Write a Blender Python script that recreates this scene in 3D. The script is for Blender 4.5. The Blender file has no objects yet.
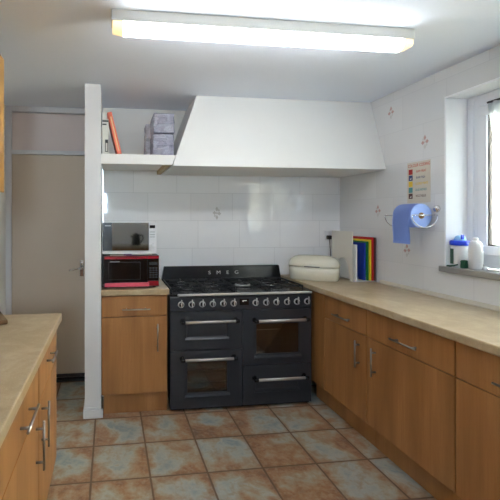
import bpy, bmesh, math, random
from mathutils import Vector, Matrix
from math import pi, sin, cos, tan, atan, radians

S = bpy.context.scene
COL = S.collection
random.seed(7)

# ------------------------------------------------------------------ materials
def srgb(r, g, b):
    f = lambda c: (c / 255) / 12.92 if c / 255 <= 0.04045 else (((c / 255) + 0.055) / 1.055) ** 2.4
    return (f(r), f(g), f(b), 1)

class NT:
    def __init__(self, name):
        self.m = bpy.data.materials.new(name); self.m.use_nodes = True
        self.n = self.m.node_tree.nodes; self.l = self.m.node_tree.links
        self.b = self.n['Principled BSDF']
    def node(self, t, **kw):
        n = self.n.new(t)
        for k, v in kw.items(): setattr(n, k, v)
        return n
    def put(self, sock, v):
        if isinstance(v, bpy.types.NodeSocket): self.l.new(v, sock)
        else: sock.default_value = v
    def math(self, op, a, b=0.0, c=None):
        n = self.node('ShaderNodeMath', operation=op)
        self.put(n.inputs[0], a); self.put(n.inputs[1], b)
        if c is not None: self.put(n.inputs[2], c)
        return n.outputs[0]
    def mix(self, f, a, b):
        n = self.node('ShaderNodeMix', data_type='RGBA')
        self.put(n.inputs[0], f); self.put(n.inputs[6], a); self.put(n.inputs[7], b)
        return n.outputs[2]
    def coord(self, which='Object'):
        return self.node('ShaderNodeTexCoord').outputs[which]
    def mapping(self, vec, scale=(1, 1, 1), loc=(0, 0, 0)):
        n = self.node('ShaderNodeMapping')
        self.l.new(vec, n.inputs[0]); n.inputs[1].default_value = loc; n.inputs[3].default_value = scale
        return n.outputs[0]
    def noise(self, vec, scale=5, detail=4, rough=.55, dist=0):
        n = self.node('ShaderNodeTexNoise')
        if vec is not None: self.l.new(vec, n.inputs['Vector'])
        n.inputs['Scale'].default_value = scale; n.inputs['Detail'].default_value = detail
        n.inputs['Roughness'].default_value = rough; n.inputs['Distortion'].default_value = dist
        return n.outputs[0]
    def ramp(self, f, stops, interp='LINEAR'):
        n = self.node('ShaderNodeValToRGB'); n.color_ramp.interpolation = interp
        e = n.color_ramp.elements
        while len(e) < len(stops): e.new(0.5)
        for i, (p, c) in enumerate(stops): e[i].position = p; e[i].color = c
        self.put(n.inputs[0], f)
        return n.outputs[0]
    def bump(self, h, strength=.2, dist=.01):
        n = self.node('ShaderNodeBump'); n.inputs['Strength'].default_value = strength
        n.inputs['Distance'].default_value = dist; self.l.new(h, n.inputs['Height'])
        self.l.new(n.outputs[0], self.b.inputs['Normal'])
    def set(self, **kw):
        for k, v in kw.items(): self.put(self.b.inputs[k.replace('_', ' ')], v)

def plain(name, col, rough=.5, metal=0.0, var=.06, scale=30, bump=0, coat=0, spec=.5, emis=None, es=0, trans=0):
    t = NT(name)
    c2 = tuple(x * (1 - var) for x in col[:3]) + (1,)
    nz = t.noise(t.coord(), scale, 3)
    t.set(Base_Color=t.mix(nz, col, c2), Roughness=rough, Metallic=metal)
    t.b.inputs['Specular IOR Level'].default_value = spec
    t.b.inputs['Coat Weight'].default_value = coat
    if trans: t.b.inputs['Transmission Weight'].default_value = trans
    if emis: t.b.inputs['Emission Color'].default_value = emis; t.b.inputs['Emission Strength'].default_value = es
    if bump: t.bump(nz, bump, .002)
    return t.m

def wood(name, a, b, c):
    t = NT(name)
    rnd = t.node('ShaderNodeObjectInfo').outputs['Random']
    add = t.node('ShaderNodeVectorMath', operation='ADD')
    t.l.new(t.coord(), add.inputs[0])
    cmb = t.node('ShaderNodeCombineXYZ'); t.l.new(t.math('MULTIPLY', rnd, 7), cmb.inputs[0]); t.l.new(t.math('MULTIPLY', rnd, 5), cmb.inputs[2])
    t.l.new(cmb.outputs[0], add.inputs[1])
    v = add.outputs[0]
    broad = t.noise(t.mapping(v, (9, 9, .9)), 1.0, 3, .5, .4)
    fine = t.noise(t.mapping(v, (110, 110, 3.5)), 1.0, 4, .6)
    fleck = t.noise(t.mapping(v, (420, 420, 30)), 1.0, 2, .5)
    base = t.ramp(broad, [(.3, a), (.52, b), (.72, c)])
    col = t.mix(t.math('MULTIPLY', t.ramp(fine, [(.42, (0, 0, 0, 1)), (.7, (1, 1, 1, 1))]), .35), base, c)
    col = t.mix(t.math('MULTIPLY', t.ramp(fleck, [(.6, (0, 0, 0, 1)), (.75, (1, 1, 1, 1))]), .25), col, tuple(x * .6 for x in c[:3]) + (1,))
    t.set(Base_Color=col, Roughness=.42)
    return t.m

def stone_laminate(name):
    t = NT(name); v = t.coord()
    big = t.noise(v, 7, 5, .6, .6); mid = t.noise(v, 28, 6, .65, .3); sp = t.noise(v, 160, 2)
    base = t.ramp(big, [(.3, srgb(163, 141, 109)), (.5, srgb(177, 156, 124)), (.7, srgb(191, 174, 145))])
    col = t.mix(t.math('MULTIPLY', t.ramp(mid, [(.45, (0, 0, 0, 1)), (.7, (1, 1, 1, 1))]), .45), base, srgb(164, 138, 106))
    col = t.mix(t.math('MULTIPLY', t.ramp(sp, [(.6, (0, 0, 0, 1)), (.7, (1, 1, 1, 1))]), .2), col, srgb(226, 213, 190))
    t.set(Base_Color=col, Roughness=.33)
    return t.m

def floor_tiles(name, x0, sx, y0, sy):
    t = NT(name)
    sep = t.node('ShaderNodeSeparateXYZ'); t.l.new(t.coord(), sep.inputs[0])
    u = t.math('DIVIDE', t.math('SUBTRACT', sep.outputs[0], x0), sx)
    w = t.math('DIVIDE', t.math('SUBTRACT', sep.outputs[1], y0), sy)
    iu, iw = t.math('FLOOR', u), t.math('FLOOR', w)
    fu, fw = t.math('FRACT', u), t.math('FRACT', w)
    eu = t.math('MULTIPLY', t.math('MINIMUM', fu, t.math('SUBTRACT', 1, fu)), sx)
    ew = t.math('MULTIPLY', t.math('MINIMUM', fw, t.math('SUBTRACT', 1, fw)), sy)
    wob = t.math('MULTIPLY', t.math('SUBTRACT', t.noise(t.coord(), 22, 3), .5), .006)
    e = t.math('ADD', t.math('MINIMUM', eu, ew), wob)
    cell = t.node('ShaderNodeCombineXYZ'); t.l.new(iu, cell.inputs[0]); t.l.new(iw, cell.inputs[1])
    wn = t.node('ShaderNodeTexWhiteNoise', noise_dimensions='3D'); t.l.new(cell.outputs[0], wn.inputs[0])
    off = t.node('ShaderNodeVectorMath', operation='SCALE'); t.l.new(wn.outputs[1], off.inputs[0]); off.inputs[3].default_value = 20
    add = t.node('ShaderNodeVectorMath', operation='ADD'); t.l.new(t.coord(), add.inputs[0]); t.l.new(off.outputs[0], add.inputs[1])
    v = add.outputs[0]
    n1 = t.noise(v, 3.8, 4, .55, .4); n2 = t.noise(v, 13, 5, .65, .4); n3 = t.noise(v, 46, 4, .6)
    blend = t.math('ADD', t.math('MULTIPLY', n1, .72), t.math('MULTIPLY', n2, .28))
    blend = t.math('ADD', blend, t.math('MULTIPLY', t.math('SUBTRACT', wn.outputs[0], .5), .10))
    ef = t.ramp(t.math('DIVIDE', t.math('MINIMUM', eu, ew), .11), [(0, (1, 1, 1, 1)), (1, (0, 0, 0, 1))])
    blend = t.math('ADD', blend, t.math('MULTIPLY', t.math('SUBTRACT', ef, .55), .075))
    base = t.ramp(blend, [(.33, srgb(132, 146, 150)), (.41, srgb(168, 172, 164)), (.475, srgb(164, 150, 126)), (.54, srgb(160, 120, 84)), (.61, srgb(142, 98, 64)), (.7, srgb(112, 84, 64))])
    col = t.mix(t.math('MULTIPLY', t.ramp(n3, [(.45, (0, 0, 0, 1)), (.75, (1, 1, 1, 1))]), .35), base, srgb(196, 186, 166))
    col = t.mix(t.math('MULTIPLY', t.ramp(n2, [(.5, (0, 0, 0, 1)), (.72, (1, 1, 1, 1))]), .3), col, srgb(112, 90, 72))
    edge = t.ramp(t.math('DIVIDE', e, .03), [(0.05, (1, 1, 1, 1)), (.8, (0, 0, 0, 1))])
    col = t.mix(t.math('MULTIPLY', edge, .4), col, srgb(134, 98, 70))
    g = t.ramp(t.math('DIVIDE', e, .01), [(.4, (1, 1, 1, 1)), (.65, (0, 0, 0, 1))])
    col = t.mix(g, col, srgb(116, 94, 74))
    t.set(Base_Color=col, Roughness=t.math('ADD', .3, t.math('MULTIPLY', g, .5)))
    h = t.math('SUBTRACT', t.math('MULTIPLY', n2, .25), g)
    t.bump(h, .5, .004)
    return t.m

def wall_tiles(name, axis, z0, h, w, offs, paint_above=None, bright=srgb(228, 228, 228)):
    t = NT(name)
    sep = t.node('ShaderNodeSeparateXYZ'); t.l.new(t.coord(), sep.inputs[0])
    a = sep.outputs[0 if axis == 'x' else 1]; z = sep.outputs[2]
    r = t.math('DIVIDE', t.math('SUBTRACT', z, z0), h)
    ir = t.math('FLOOR', r); fr = t.math('FRACT', r)
    n = len(offs)
    idx = t.math('DIVIDE', t.math('ADD', t.math('FLOORED_MODULO', ir, n) if False else t.math('MODULO', t.math('ADD', ir, n * 20), n), .5), n)
    o = t.ramp(idx, [(i / n, (v, v, v, 1)) for i, v in enumerate(offs)], 'CONSTANT')
    cx = t.math('SUBTRACT', t.math('DIVIDE', a, w), o)
    fc = t.math('FRACT', t.math('ADD', cx, 40)); ic = t.math('FLOOR', t.math('ADD', cx, 40))
    eh = t.math('MULTIPLY', t.math('MINIMUM', fr, t.math('SUBTRACT', 1, fr)), h)
    ec = t.math('MULTIPLY', t.math('MINIMUM', fc, t.math('SUBTRACT', 1, fc)), w)
    e = t.math('MINIMUM', eh, ec)
    g = t.ramp(t.math('DIVIDE', e, .005), [(.25, (1, 1, 1, 1)), (.5, (0, 0, 0, 1))])
    cell = t.node('ShaderNodeCombineXYZ'); t.l.new(ir, cell.inputs[0]); t.l.new(ic, cell.inputs[1])
    wn = t.node('ShaderNodeTexWhiteNoise', noise_dimensions='3D'); t.l.new(cell.outputs[0], wn.inputs[0])
    col = t.mix(wn.outputs[0], bright, tuple(v * .94 for v in bright[:3]) + (1,))
    cloud = t.noise(t.coord(), 9, 3)
    col = t.mix(t.math('MULTIPLY', cloud, .12), col, srgb(206, 208, 214))
    col = t.mix(t.math('MULTIPLY', g, .55), col, srgb(176, 176, 178))
    rough = t.math('ADD', .05, t.math('MULTIPLY', g, .5))
    tl = t.node('ShaderNodeVectorMath', operation='SUBTRACT'); t.l.new(wn.outputs[1], tl.inputs[0]); tl.inputs[1].default_value = (.5, .5, .5)
    if paint_above is not None:
        p = t.math('GREATER_THAN', z, paint_above)
        col = t.mix(p, col, srgb(228, 226, 218)); rough = t.math('ADD', rough, t.math('MULTIPLY', p, .5))
        g = t.math('MULTIPLY', g, t.math('SUBTRACT', 1, p))
    t.set(Base_Color=col, Roughness=rough, IOR=1.75)
    t.bump(t.math('SUBTRACT', t.math('MULTIPLY', t.noise(t.coord(), 7, 1), .12), g), .2, .0012)
    return t.m

def window_glass(name, tint=(1, 1, 1, 1), refl=.9, ior=1.45):
    t = NT(name)
    tr = t.node('ShaderNodeBsdfTransparent'); tr.inputs[0].default_value = tint
    gl = t.node('ShaderNodeBsdfGlossy'); gl.inputs['Roughness'].default_value = .02
    fr = t.node('ShaderNodeFresnel'); fr.inputs[0].default_value = ior
    mx = t.node('ShaderNodeMixShader'); t.l.new(t.math('MULTIPLY', fr.outputs[0], refl), mx.inputs[0])
    t.l.new(tr.outputs[0], mx.inputs[1]); t.l.new(gl.outputs[0], mx.inputs[2])
    t.l.new(mx.outputs[0], t.n['Material Output'].inputs[0])
    return t.m

def brick_outside(name):
    t = NT(name)
    v = t.coord()
    sep = t.node('ShaderNodeSeparateXYZ'); t.l.new(v, sep.inputs[0])
    c = t.node('ShaderNodeCombineXYZ'); t.l.new(sep.outputs[1], c.inputs[0]); t.l.new(sep.outputs[2], c.inputs[1])
    b = t.node('ShaderNodeTexBrick'); t.l.new(c.outputs[0], b.inputs[0])
    b.inputs['Color1'].default_value = srgb(206, 194, 170); b.inputs['Color2'].default_value = srgb(190, 172, 142)
    b.inputs['Mortar'].default_value = srgb(190, 180, 160); b.inputs['Scale'].default_value = 1
    b.inputs['Mortar Size'].default_value = .007; b.inputs['Brick Width'].default_value = .225; b.inputs['Row Height'].default_value = .075
    t.set(Base_Color=b.outputs[0], Roughness=.85)
    return t.m

def crinkled_plastic(name, col, trans=0.0):
    t = NT(name)
    n1 = t.noise(t.mapping(t.coord(), (14, 14, 26)), 1, 5, .6, 1.2)
    t.set(Base_Color=t.mix(t.ramp(n1, [(.4, (0, 0, 0, 1)), (.62, (1, 1, 1, 1))]), col, tuple(min(1, x * 1.5) for x in col[:3]) + (1,)), Roughness=.22)
    t.b.inputs['Transmission Weight'].default_value = trans
    t.bump(n1, .9, .02)
    return t.m

M = {}
M['ceiling'] = plain('ceiling_paint', srgb(234, 240, 250), .85, var=.03, scale=60, bump=.15)
M['paint'] = plain('white_wall_paint', srgb(228, 225, 221), .7, var=.03, scale=20)
M['cream'] = plain('cream_canopy_paint', srgb(238, 237, 233), .6, var=.03, scale=8)
M['reveal'] = plain('reveal_paint', srgb(240, 241, 243), .45, var=.02)
M['gloss_white'] = plain('white_gloss_paint', srgb(224, 223, 224), .4, var=.03)
M['door'] = plain('door_paint', srgb(204, 188, 170), .45, var=.04, scale=4)
M['transom'] = plain('transom_paint', srgb(230, 216, 212), .45, var=.03)
M['sealant'] = plain('pale_sealant', srgb(206, 198, 182), .5)
M['tile_back'] = wall_tiles('back_wall_tiles', 'x', 1.405, .2455, .385, [.86, .53, .89, .03], 1.84, srgb(246, 246, 247))
M['tile_right'] = wall_tiles('side_wall_tiles', 'y', 1.34, .2455, .378, [.2, .7, .45, .95])
M['floor'] = floor_tiles('slate_floor_tiles', .2205, .3225, 2.466, .3333)
M['beech'] = wood('beech_laminate', srgb(175, 124, 73), srgb(159, 109, 61), srgb(137, 91, 49))
M['beech_edge'] = wood('beech_side', srgb(170, 122, 78), srgb(160, 112, 70), srgb(146, 100, 60))
M['oak'] = wood('wall_cabinet_oak', srgb(208, 160, 92), srgb(198, 148, 80), srgb(176, 126, 62))
M['darkwood'] = wood('dark_board_wood', srgb(120, 90, 50), srgb(104, 76, 40), srgb(84, 58, 30))
M['plinth'] = wood('plinth_wood', srgb(172, 124, 75), srgb(158, 110, 63), srgb(140, 94, 52))
M['worktop'] = stone_laminate('beige_worktop')
M['worktop_edge'] = plain('worktop_end_strip', srgb(150, 150, 150), .5)
M['steel'] = plain('brushed_steel', srgb(196, 192, 186), .3, 1.0, var=.08, scale=60)
M['chrome'] = plain('chrome', srgb(226, 226, 226), .12, 1.0, var=.02)
M['knob_silver'] = plain('satin_silver', srgb(206, 205, 204), .35, .55, var=.03)
M['handle_silver'] = plain('satin_handle', srgb(204, 200, 196), .38, .6, var=.05)
M['steel_dull'] = plain('dull_steel', srgb(160, 156, 150), .38, 1.0, var=.08, scale=60)
M['anthracite'] = plain('anthracite_enamel', srgb(50, 52, 57), .32, var=.05, scale=80)
M['black'] = plain('black_enamel', srgb(24, 24, 26), .22, var=.05)
M['castiron'] = plain('cast_iron', srgb(17, 17, 18), .5, var=.2, scale=150, bump=.2)
M['dark'] = plain('oven_cavity', srgb(58, 54, 50), .6)
M['ovenglass'] = window_glass('smoked_oven_glass', (.62, .6, .56, 1), 1.0, 2.1)
M['blackplastic'] = plain('black_plastic', srgb(34, 35, 37), .35)
M['blackglass'] = plain('black_glass', srgb(14, 14, 16), .06, coat=.5)
M['red_metal'] = plain('red_metal', srgb(140, 14, 30), .25, var=.05, coat=.6)
M['red_handle'] = plain('pale_red_handle', srgb(206, 84, 104), .3, .2)
M['mirror'] = plain('mirror_glass', srgb(178, 178, 178), .04, 1.0, var=.01)
M['darkgrey'] = plain('dark_grey_glass', srgb(66, 68, 72), .15)
M['white_plastic'] = plain('white_plastic', srgb(226, 226, 228), .35, var=.02)
M['creamplastic'] = plain('ivory_plastic', srgb(222, 216, 196), .22, var=.03, coat=.3)
M['board_cream'] = plain('cream_board', srgb(218, 213, 202), .5, var=.04)
M['grey_mark'] = plain('grey_print', srgb(150, 150, 152), .5)
M['pvc'] = plain('white_upvc', srgb(228, 230, 236), .3, var=.01)
M['gasket'] = plain('dark_gasket', srgb(54, 44, 40), .6)
M['glass'] = window_glass('clear_glass')
M['sill'] = plain('grey_sill_stone', srgb(150, 147, 141), .45, var=.1, scale=40)
M['red_board'] = plain('red_board', srgb(200, 16, 26), .45)
M['blue_board'] = plain('blue_board', srgb(22, 56, 160), .45)
M['green_board'] = plain('green_board', srgb(16, 128, 50), .45)
M['yellow_board'] = plain('yellow_board', srgb(236, 208, 30), .45)
M['brown_board'] = plain('brown_board', srgb(84, 40, 34), .45)
M['bluepaper'] = plain('blue_paper', srgb(152, 176, 234), .85, var=.06, scale=90, bump=.3)
M['card'] = plain('brown_card', srgb(150, 112, 70), .8)
M['sheet'] = plain('laminated_sheet', srgb(212, 203, 188), .25, var=.02)
M['p_red'] = plain('print_red', srgb(196, 48, 44), .4); M['p_blue'] = plain('print_blue', srgb(48, 66, 120), .4)
M['p_yellow'] = plain('print_yellow', srgb(226, 186, 40), .4); M['p_teal'] = plain('print_teal', srgb(84, 150, 150), .4)
M['p_brown'] = plain('print_brown', srgb(92, 52, 46), .4); M['p_white'] = plain('print_white', srgb(230, 228, 222), .4)
M['decal_red'] = plain('decal_red', srgb(190, 152, 146), .3); M['decal_grey'] = plain('decal_grey', srgb(196, 193, 190), .3)
M['bluelid'] = plain('blue_lid', srgb(26, 58, 196), .3); M['bluecap'] = plain('pale_blue_cap', srgb(150, 196, 240), .25)
M['greenlabel'] = plain('green_label', srgb(52, 92, 74), .5); M['scourer'] = plain('green_scourer', srgb(38, 92, 66), .95, var=.4, scale=200, bump=.6)
M['curtain'] = plain('white_net_curtain', srgb(232, 236, 238), .8, var=.03)
M['book_red'] = plain('orange_red_cover', srgb(226, 108, 78), .4); M['book_gold'] = plain('yellow_spine_print', srgb(238, 196, 140), .4)
M['paper'] = plain('page_paper', srgb(232, 228, 218), .8)
M['file_white'] = plain('white_file_card', srgb(216, 214, 204), .5); M['blackprint'] = plain('black_print', srgb(36, 36, 38), .5)
M['pack'] = crinkled_plastic('lilac_grey_wrap', srgb(146, 146, 160)); M['clearpack'] = crinkled_plastic('clear_wrap', srgb(196, 196, 202), .15)
M['batten'] = wood('pine_batten', srgb(206, 178, 120), srgb(194, 164, 104), srgb(176, 144, 84))
M['magenta'] = plain('magenta_print', srgb(150, 90, 150), .5)
M['brick'] = brick_outside('cream_brick'); M['paving'] = plain('outside_paving', srgb(190, 192, 194), .9, var=.2, scale=6)

def lampglow(name, col, st):
    t = NT(name); t.set(Base_Color=srgb(240, 236, 225), Roughness=.4)
    nz = t.noise(t.coord(), 3, 1)
    t.b.inputs['Emission Color'].default_value = col
    t.put(t.b.inputs['Emission Strength'], t.math('ADD', st * .97, t.math('MULTIPLY', nz, st * .06)))
    return t.m
LAMP = 8.8
M['diffuser'] = lampglow('glowing_diffuser', srgb(240, 244, 252), LAMP)
M['diffuser_end'] = lampglow('yellowed_diffuser_end', srgb(250, 214, 150), LAMP * .055)
M['lamp_body'] = plain('lamp_spine_enamel', srgb(214, 212, 206), .4)

# ------------------------------------------------------------------ mesh helpers
ORG = Vector((0, 0, 0))
def BM(): return bmesh.new()

def box(bm, x0, x1, y0, y1, z0, z1, bev=0.0, seg=2, mi=0):
    vs = [bm.verts.new((x, y, z)) for x in (x0, x1) for y in (y0, y1) for z in (z0, z1)]
    q = [(0, 1, 3, 2), (4, 6, 7, 5), (0, 4, 5, 1), (2, 3, 7, 6), (0, 2, 6, 4), (1, 5, 7, 3)]
    fs = [bm.faces.new([vs[i] for i in f]) for f in q]
    for f in fs: f.material_index = mi
    if bev:
        es = list({e for f in fs for e in f.edges})
        r = bmesh.ops.bevel(bm, geom=es, offset=bev, segments=seg, affect='EDGES', profile=.5)
        for f in r['faces']: f.material_index = mi
    return fs

def prism(bm, pts, a0, a1, axis='y', mi=0):
    """extrude a 2-D polygon along an axis. axis y: pts=(x,z); axis x: pts=(y,z); axis z: pts=(x,y)"""
    def P(p, a):
        return {'y': (p[0], a, p[1]), 'x': (a, p[0], p[1]), 'z': (p[0], p[1], a)}[axis]
    A = [bm.verts.new(P(p, a0)) for p in pts]; B = [bm.verts.new(P(p, a1)) for p in pts]
    fs = [bm.faces.new(A), bm.faces.new(B[::-1])]
    n = len(pts)
    for i in range(n):
        fs.append(bm.faces.new((A[i], B[i], B[(i + 1) % n], A[(i + 1) % n])))
    for f in fs: f.material_index = mi
    return fs

def tube(bm, pts, r, seg=10, cap=True, closed=False, mi=0):
    pts = [Vector(p) for p in pts]; rings = []; n = len(pts)
    up = Vector((0, 0, 1))
    prev = None
    for i, p in enumerate(pts):
        if closed: d = pts[(i + 1) % n] - pts[i - 1]
        else: d = pts[min(i + 1, n - 1)] - pts[max(i - 1, 0)]
        d.normalize()
        if prev is None:
            a = d.cross(up)
            if a.length < .01: a = d.cross(Vector((1, 0, 0)))
        else: a = prev - d * prev.dot(d)
        a.normalize(); prev = a
        b = d.cross(a)
        rr = r[i] if isinstance(r, (list, tuple)) else r
        rings.append([bm.verts.new(p + (a * cos(2 * pi * k / seg) + b * sin(2 * pi * k / seg)) * rr) for k in range(seg)])
    m = n if closed else n - 1
    for i in range(m):
        A, B = rings[i], rings[(i + 1) % n]
        for k in range(seg):
            f = bm.faces.new((A[k], A[(k + 1) % seg], B[(k + 1) % seg], B[k])); f.smooth = True; f.material_index = mi
    if cap and not closed:
        bm.faces.new(rings[0][::-1]).material_index = mi; bm.faces.new(rings[-1]).material_index = mi

def lathe(bm, prof, c, axis='z', seg=28, mi=0):
    """prof: (radius, height) list, revolved round the axis through c"""
    c = Vector(c)
    def P(r, h, a):
        if axis == 'z': return c + Vector((r * cos(a), r * sin(a), h))
        if axis == 'y': return c + Vector((r * cos(a), h, r * sin(a)))
        return c + Vector((h, r * cos(a), r * sin(a)))
    rings = []
    for r, h in prof:
        rings.append([bm.verts.new(P(0, h, 0))] if r <= 1e-6 else [bm.verts.new(P(r, h, 2 * pi * k / seg)) for k in range(seg)])
    for A, B in zip(rings, rings[1:]):
        for k in range(seg):
            k2 = (k + 1) % seg
            if len(A) == 1 and len(B) == 1: continue
            if len(A) == 1: f = bm.faces.new((A[0], B[k], B[k2]))
            elif len(B) == 1: f = bm.faces.new((A[k], B[0], A[k2]))
            else: f = bm.faces.new((A[k], B[k], B[k2], A[k2]))
            f.smooth = True; f.material_index = mi
    for R, rev in ((rings[0], True), (rings[-1], False)):
        if len(R) > 1: bm.faces.new(R[::-1] if rev else R).material_index = mi

def recess_slab(bm, x0, x1, z0, z1, yf, yb, ix0, ix1, iz0, iz1, depth, slope=.008):
    """slab whose front face (at y = yf) carries a stepped recess"""
    R = lambda a0, a1, b0, b1, y: [bm.verts.new(p) for p in ((a0, y, b0), (a1, y, b0), (a1, y, b1), (a0, y, b1))]
    o = R(x0, x1, z0, z1, yf); i = R(ix0, ix1, iz0, iz1, yf)
    d = R(ix0 + slope, ix1 - slope, iz0 + slope, iz1 - slope, yf + depth); k = R(x0, x1, z0, z1, yb)
    for A, B in ((o, i), (i, d)):
        for n in range(4): bm.faces.new((A[n], A[(n + 1) % 4], B[(n + 1) % 4], B[n]))
    bm.faces.new(d); bm.faces.new(k[::-1])
    for n in range(4): bm.faces.new((o[(n + 1) % 4], o[n], k[n], k[(n + 1) % 4]))

def frame_ring(bm, x0, x1, z0, z1, y0, y1, t, axis='y', bev=.0):
    """rectangular frame of width t; axis is the through direction"""
    segs = [(x0, x1, z0, z0 + t), (x0, x1, z1 - t, z1), (x0, x0 + t, z0 + t, z1 - t), (x1 - t, x1, z0 + t, z1 - t)]
    for a0, a1, b0, b1 in segs:
        if axis == 'y': box(bm, a0, a1, y0, y1, b0, b1, bev)
        else: box(bm, y0, y1, a0, a1, b0, b1, bev)

def obj(name, bm, mats, parent=None, smooth=False, local=False, sub=0):
    bmesh.ops.recalc_face_normals(bm, faces=bm.faces)
    me = bpy.data.meshes.new(name)
    if not local: bmesh.ops.translate(bm, verts=bm.verts, vec=-ORG)
    if smooth:
        for f in bm.faces: f.smooth = True
    bm.to_mesh(me); bm.free()
    for m in (mats if isinstance(mats, (list, tuple)) else [mats]): me.materials.append(M[m] if isinstance(m, str) else m)
    o = bpy.data.objects.new(name, me); COL.objects.link(o)
    if parent: o.parent = parent
    elif not local: o.location = ORG
    if sub:
        s = o.modifiers.new('smooth', 'SUBSURF'); s.levels = sub; s.render_levels = sub
    return o

def bx(name, mats, parent, x0, x1, y0, y1, z0, z1, bev=.002, **kw):
    bm = BM(); box(bm, x0, x1, y0, y1, z0, z1, bev); return obj(name, bm, mats, parent, **kw)

def tag(o, label, cat, group=None, kind=None):
    if label: o['label'] = label
    if cat: o['category'] = cat
    if group: o['group'] = group
    if kind: o['kind'] = kind
    return o

def thing(name, label, cat, loc=(0, 0, 0), rz=0, group=None):
    global ORG
    ORG = Vector(loc)
    o = bpy.data.objects.new(name, None); COL.objects.link(o)
    o.empty_display_size = .1
    o.location = loc; o.rotation_euler = (0, 0, rz)
    return tag(o, label, cat, group)

def at(*loc):
    global ORG
    ORG = Vector(loc or (0, 0, 0))

def struct(name, bm, mats, parent=None):
    o = obj(name, bm, mats, parent)
    if not parent: o['kind'] = 'structure'
    return o

def text_bm(body, size, mat4, depth=.0004, align='LEFT', squeeze=1.0):
    c = bpy.data.curves.new('lettering', 'FONT'); c.body = body; c.size = size; c.extrude = depth; c.align_x = align
    o = bpy.data.objects.new('lettering', c); COL.objects.link(o)
    bpy.context.view_layer.update()
    me = bpy.data.meshes.new_from_object(o.evaluated_get(bpy.context.evaluated_depsgraph_get()))
    COL.objects.unlink(o); bpy.data.objects.remove(o)
    bm = BM(); bm.from_mesh(me)
    bmesh.ops.transform(bm, matrix=mat4 @ Matrix.Diagonal((squeeze, 1, 1, 1)), verts=bm.verts)
    return bm

# ------------------------------------------------------------------ the room
XR, YB, XL, YR, ZC = 2.14, 3.42, -.88, -2.2, 2.385
at()
bm = BM(); box(bm, -1.2, XR + .3, YR - .2, 3.8, -.1, 0); struct('floor', bm, 'floor')
bm = BM(); box(bm, -1.2, XR + .3, YR - .2, 3.8, ZC, ZC + .2); struct('ceiling', bm, 'ceiling')

def motif(bm, axis, a, z, wall, s=.04):
    """a little flower diamond printed on a tile"""
    def quad(ca, cz, ra, rz, mi):
        p = [(ca - ra, cz), (ca, cz - rz), (ca + ra, cz), (ca, cz + rz)]
        vs = [bm.verts.new((q[0], wall, q[1]) if axis == 'x' else (wall, q[0], q[1])) for q in p]
        bm.faces.new(vs).material_index = mi
    quad(a, z + .6 * s, .22 * s, .42 * s, 1); quad(a, z - .62 * s, .2 * s, .4 * s, 2)
    quad(a - .36 * s, z + .05 * s, .3 * s, .3 * s, 1); quad(a + .36 * s, z - .05 * s, .3 * s, .3 * s, 1)
    quad(a, z, .18 * s, .2 * s, 2); quad(a - .3 * s, z - .4 * s, .14 * s, .2 * s, 2); quad(a + .3 * s, z + .42 * s, .14 * s, .2 * s, 2)

bm = BM(); box(bm, -.06, XR + .3, YB, YB + .2, 0, ZC)
for a, z in ((.955, 1.472),): motif(bm, 'x', a, z, YB - .0006, .06)
for a, z in ((1.72, 1.2), (.2, 1.55)): motif(bm, 'x', a, z, YB - .0006, .03) if a < 0 else None
struct('wall_back', bm, ['tile_back', 'decal_grey', 'decal_grey'])

# right wall with the window opening
WY0, WY1, WZ0, WZ1 = .35, 2.262, 1.118, 2.205
bm = BM()
box(bm, XR, XR + .235, YR, WY0, 0, ZC); box(bm, XR, XR + .235, WY1, YB, 0, ZC)
box(bm, XR, XR + .235, WY0, WY1, 0, WZ0 - .04); box(bm, XR, XR + .235, WY0, WY1, WZ1, ZC)
for a, z in ((2.747, 2.235), (2.422, 1.947), (2.894, 1.484), (2.585, 1.192)): motif(bm, 'y', a, z, XR - .0006, .05)
struct('wall_right', bm, ['tile_right', 'decal_red', 'decal_grey'])
bm = BM()   # smooth painted lining of the reveal
box(bm, XR - .004, XR + .15, WY1 - .012, WY1 - .0005, WZ0, WZ1, .002); box(bm, XR - .004, XR + .15, WY0 + .0005, WY0 + .012, WZ0, WZ1)
box(bm, XR - .004, XR + .15, WY0 + .012, WY1 - .012, WZ1 - .012, WZ1 - .0005)
struct('trim_1', bm, 'reveal')
bm = BM(); box(bm, XL - .2, XL, YR, 3.8, 0, ZC); struct('wall_left', bm, 'paint')
RX0, RX1, RZ0, RZ1 = -.48, -.03, 1.5, 2.06
bm = BM(); box(bm, XL, RX0, YR - .2, YR, 0, ZC); box(bm, RX1, XR, YR - .2, YR, 0, ZC); box(bm, RX0, RX1, YR - .2, YR, 0, RZ0); box(bm, RX0, RX1, YR - .2, YR, RZ1, ZC)
struct('wall_rear', bm, 'paint')
at((RX0 + RX1) / 2, YR - .1, RZ0)
rw = bpy.data.objects.new('window_2', None); COL.objects.link(rw); rw.location = ORG; rw['kind'] = 'structure'
bm = BM(); frame_ring(bm, RX0 + .001, RX1 - .001, RZ0 + .001, RZ1 - .001, YR - .14, YR - .08, .06, 'y', .004); obj('window_frame', bm, 'pvc', rw)
bm = BM(); box(bm, RX0 + .06, RX1 - .06, YR - .112, YR - .108, RZ0 + .06, RZ1 - .06); obj('pane', bm, 'glass', rw)
at()
bm = BM(); box(bm, -.178, -.064, 2.822, 3.8, 0, ZC); struct('wall_partition', bm, 'gloss_white')
bm = BM()
prof = lambda y: None
box(bm, -.19, -.178, 2.81, 3.5, 0, .06, .003); box(bm, -.178, -.062, 2.808, 2.822, 0, .06, .003); box(bm, -.062, -.05, 2.808, 2.828, 0, .06, .003)
box(bm, -.186, -.178, 2.815, 3.5, .06, .078, .003); box(bm, -.178, -.064, 2.814, 2.822, .06, .078, .003)
struct('baseboard_partition', bm, 'gloss_white')

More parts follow.
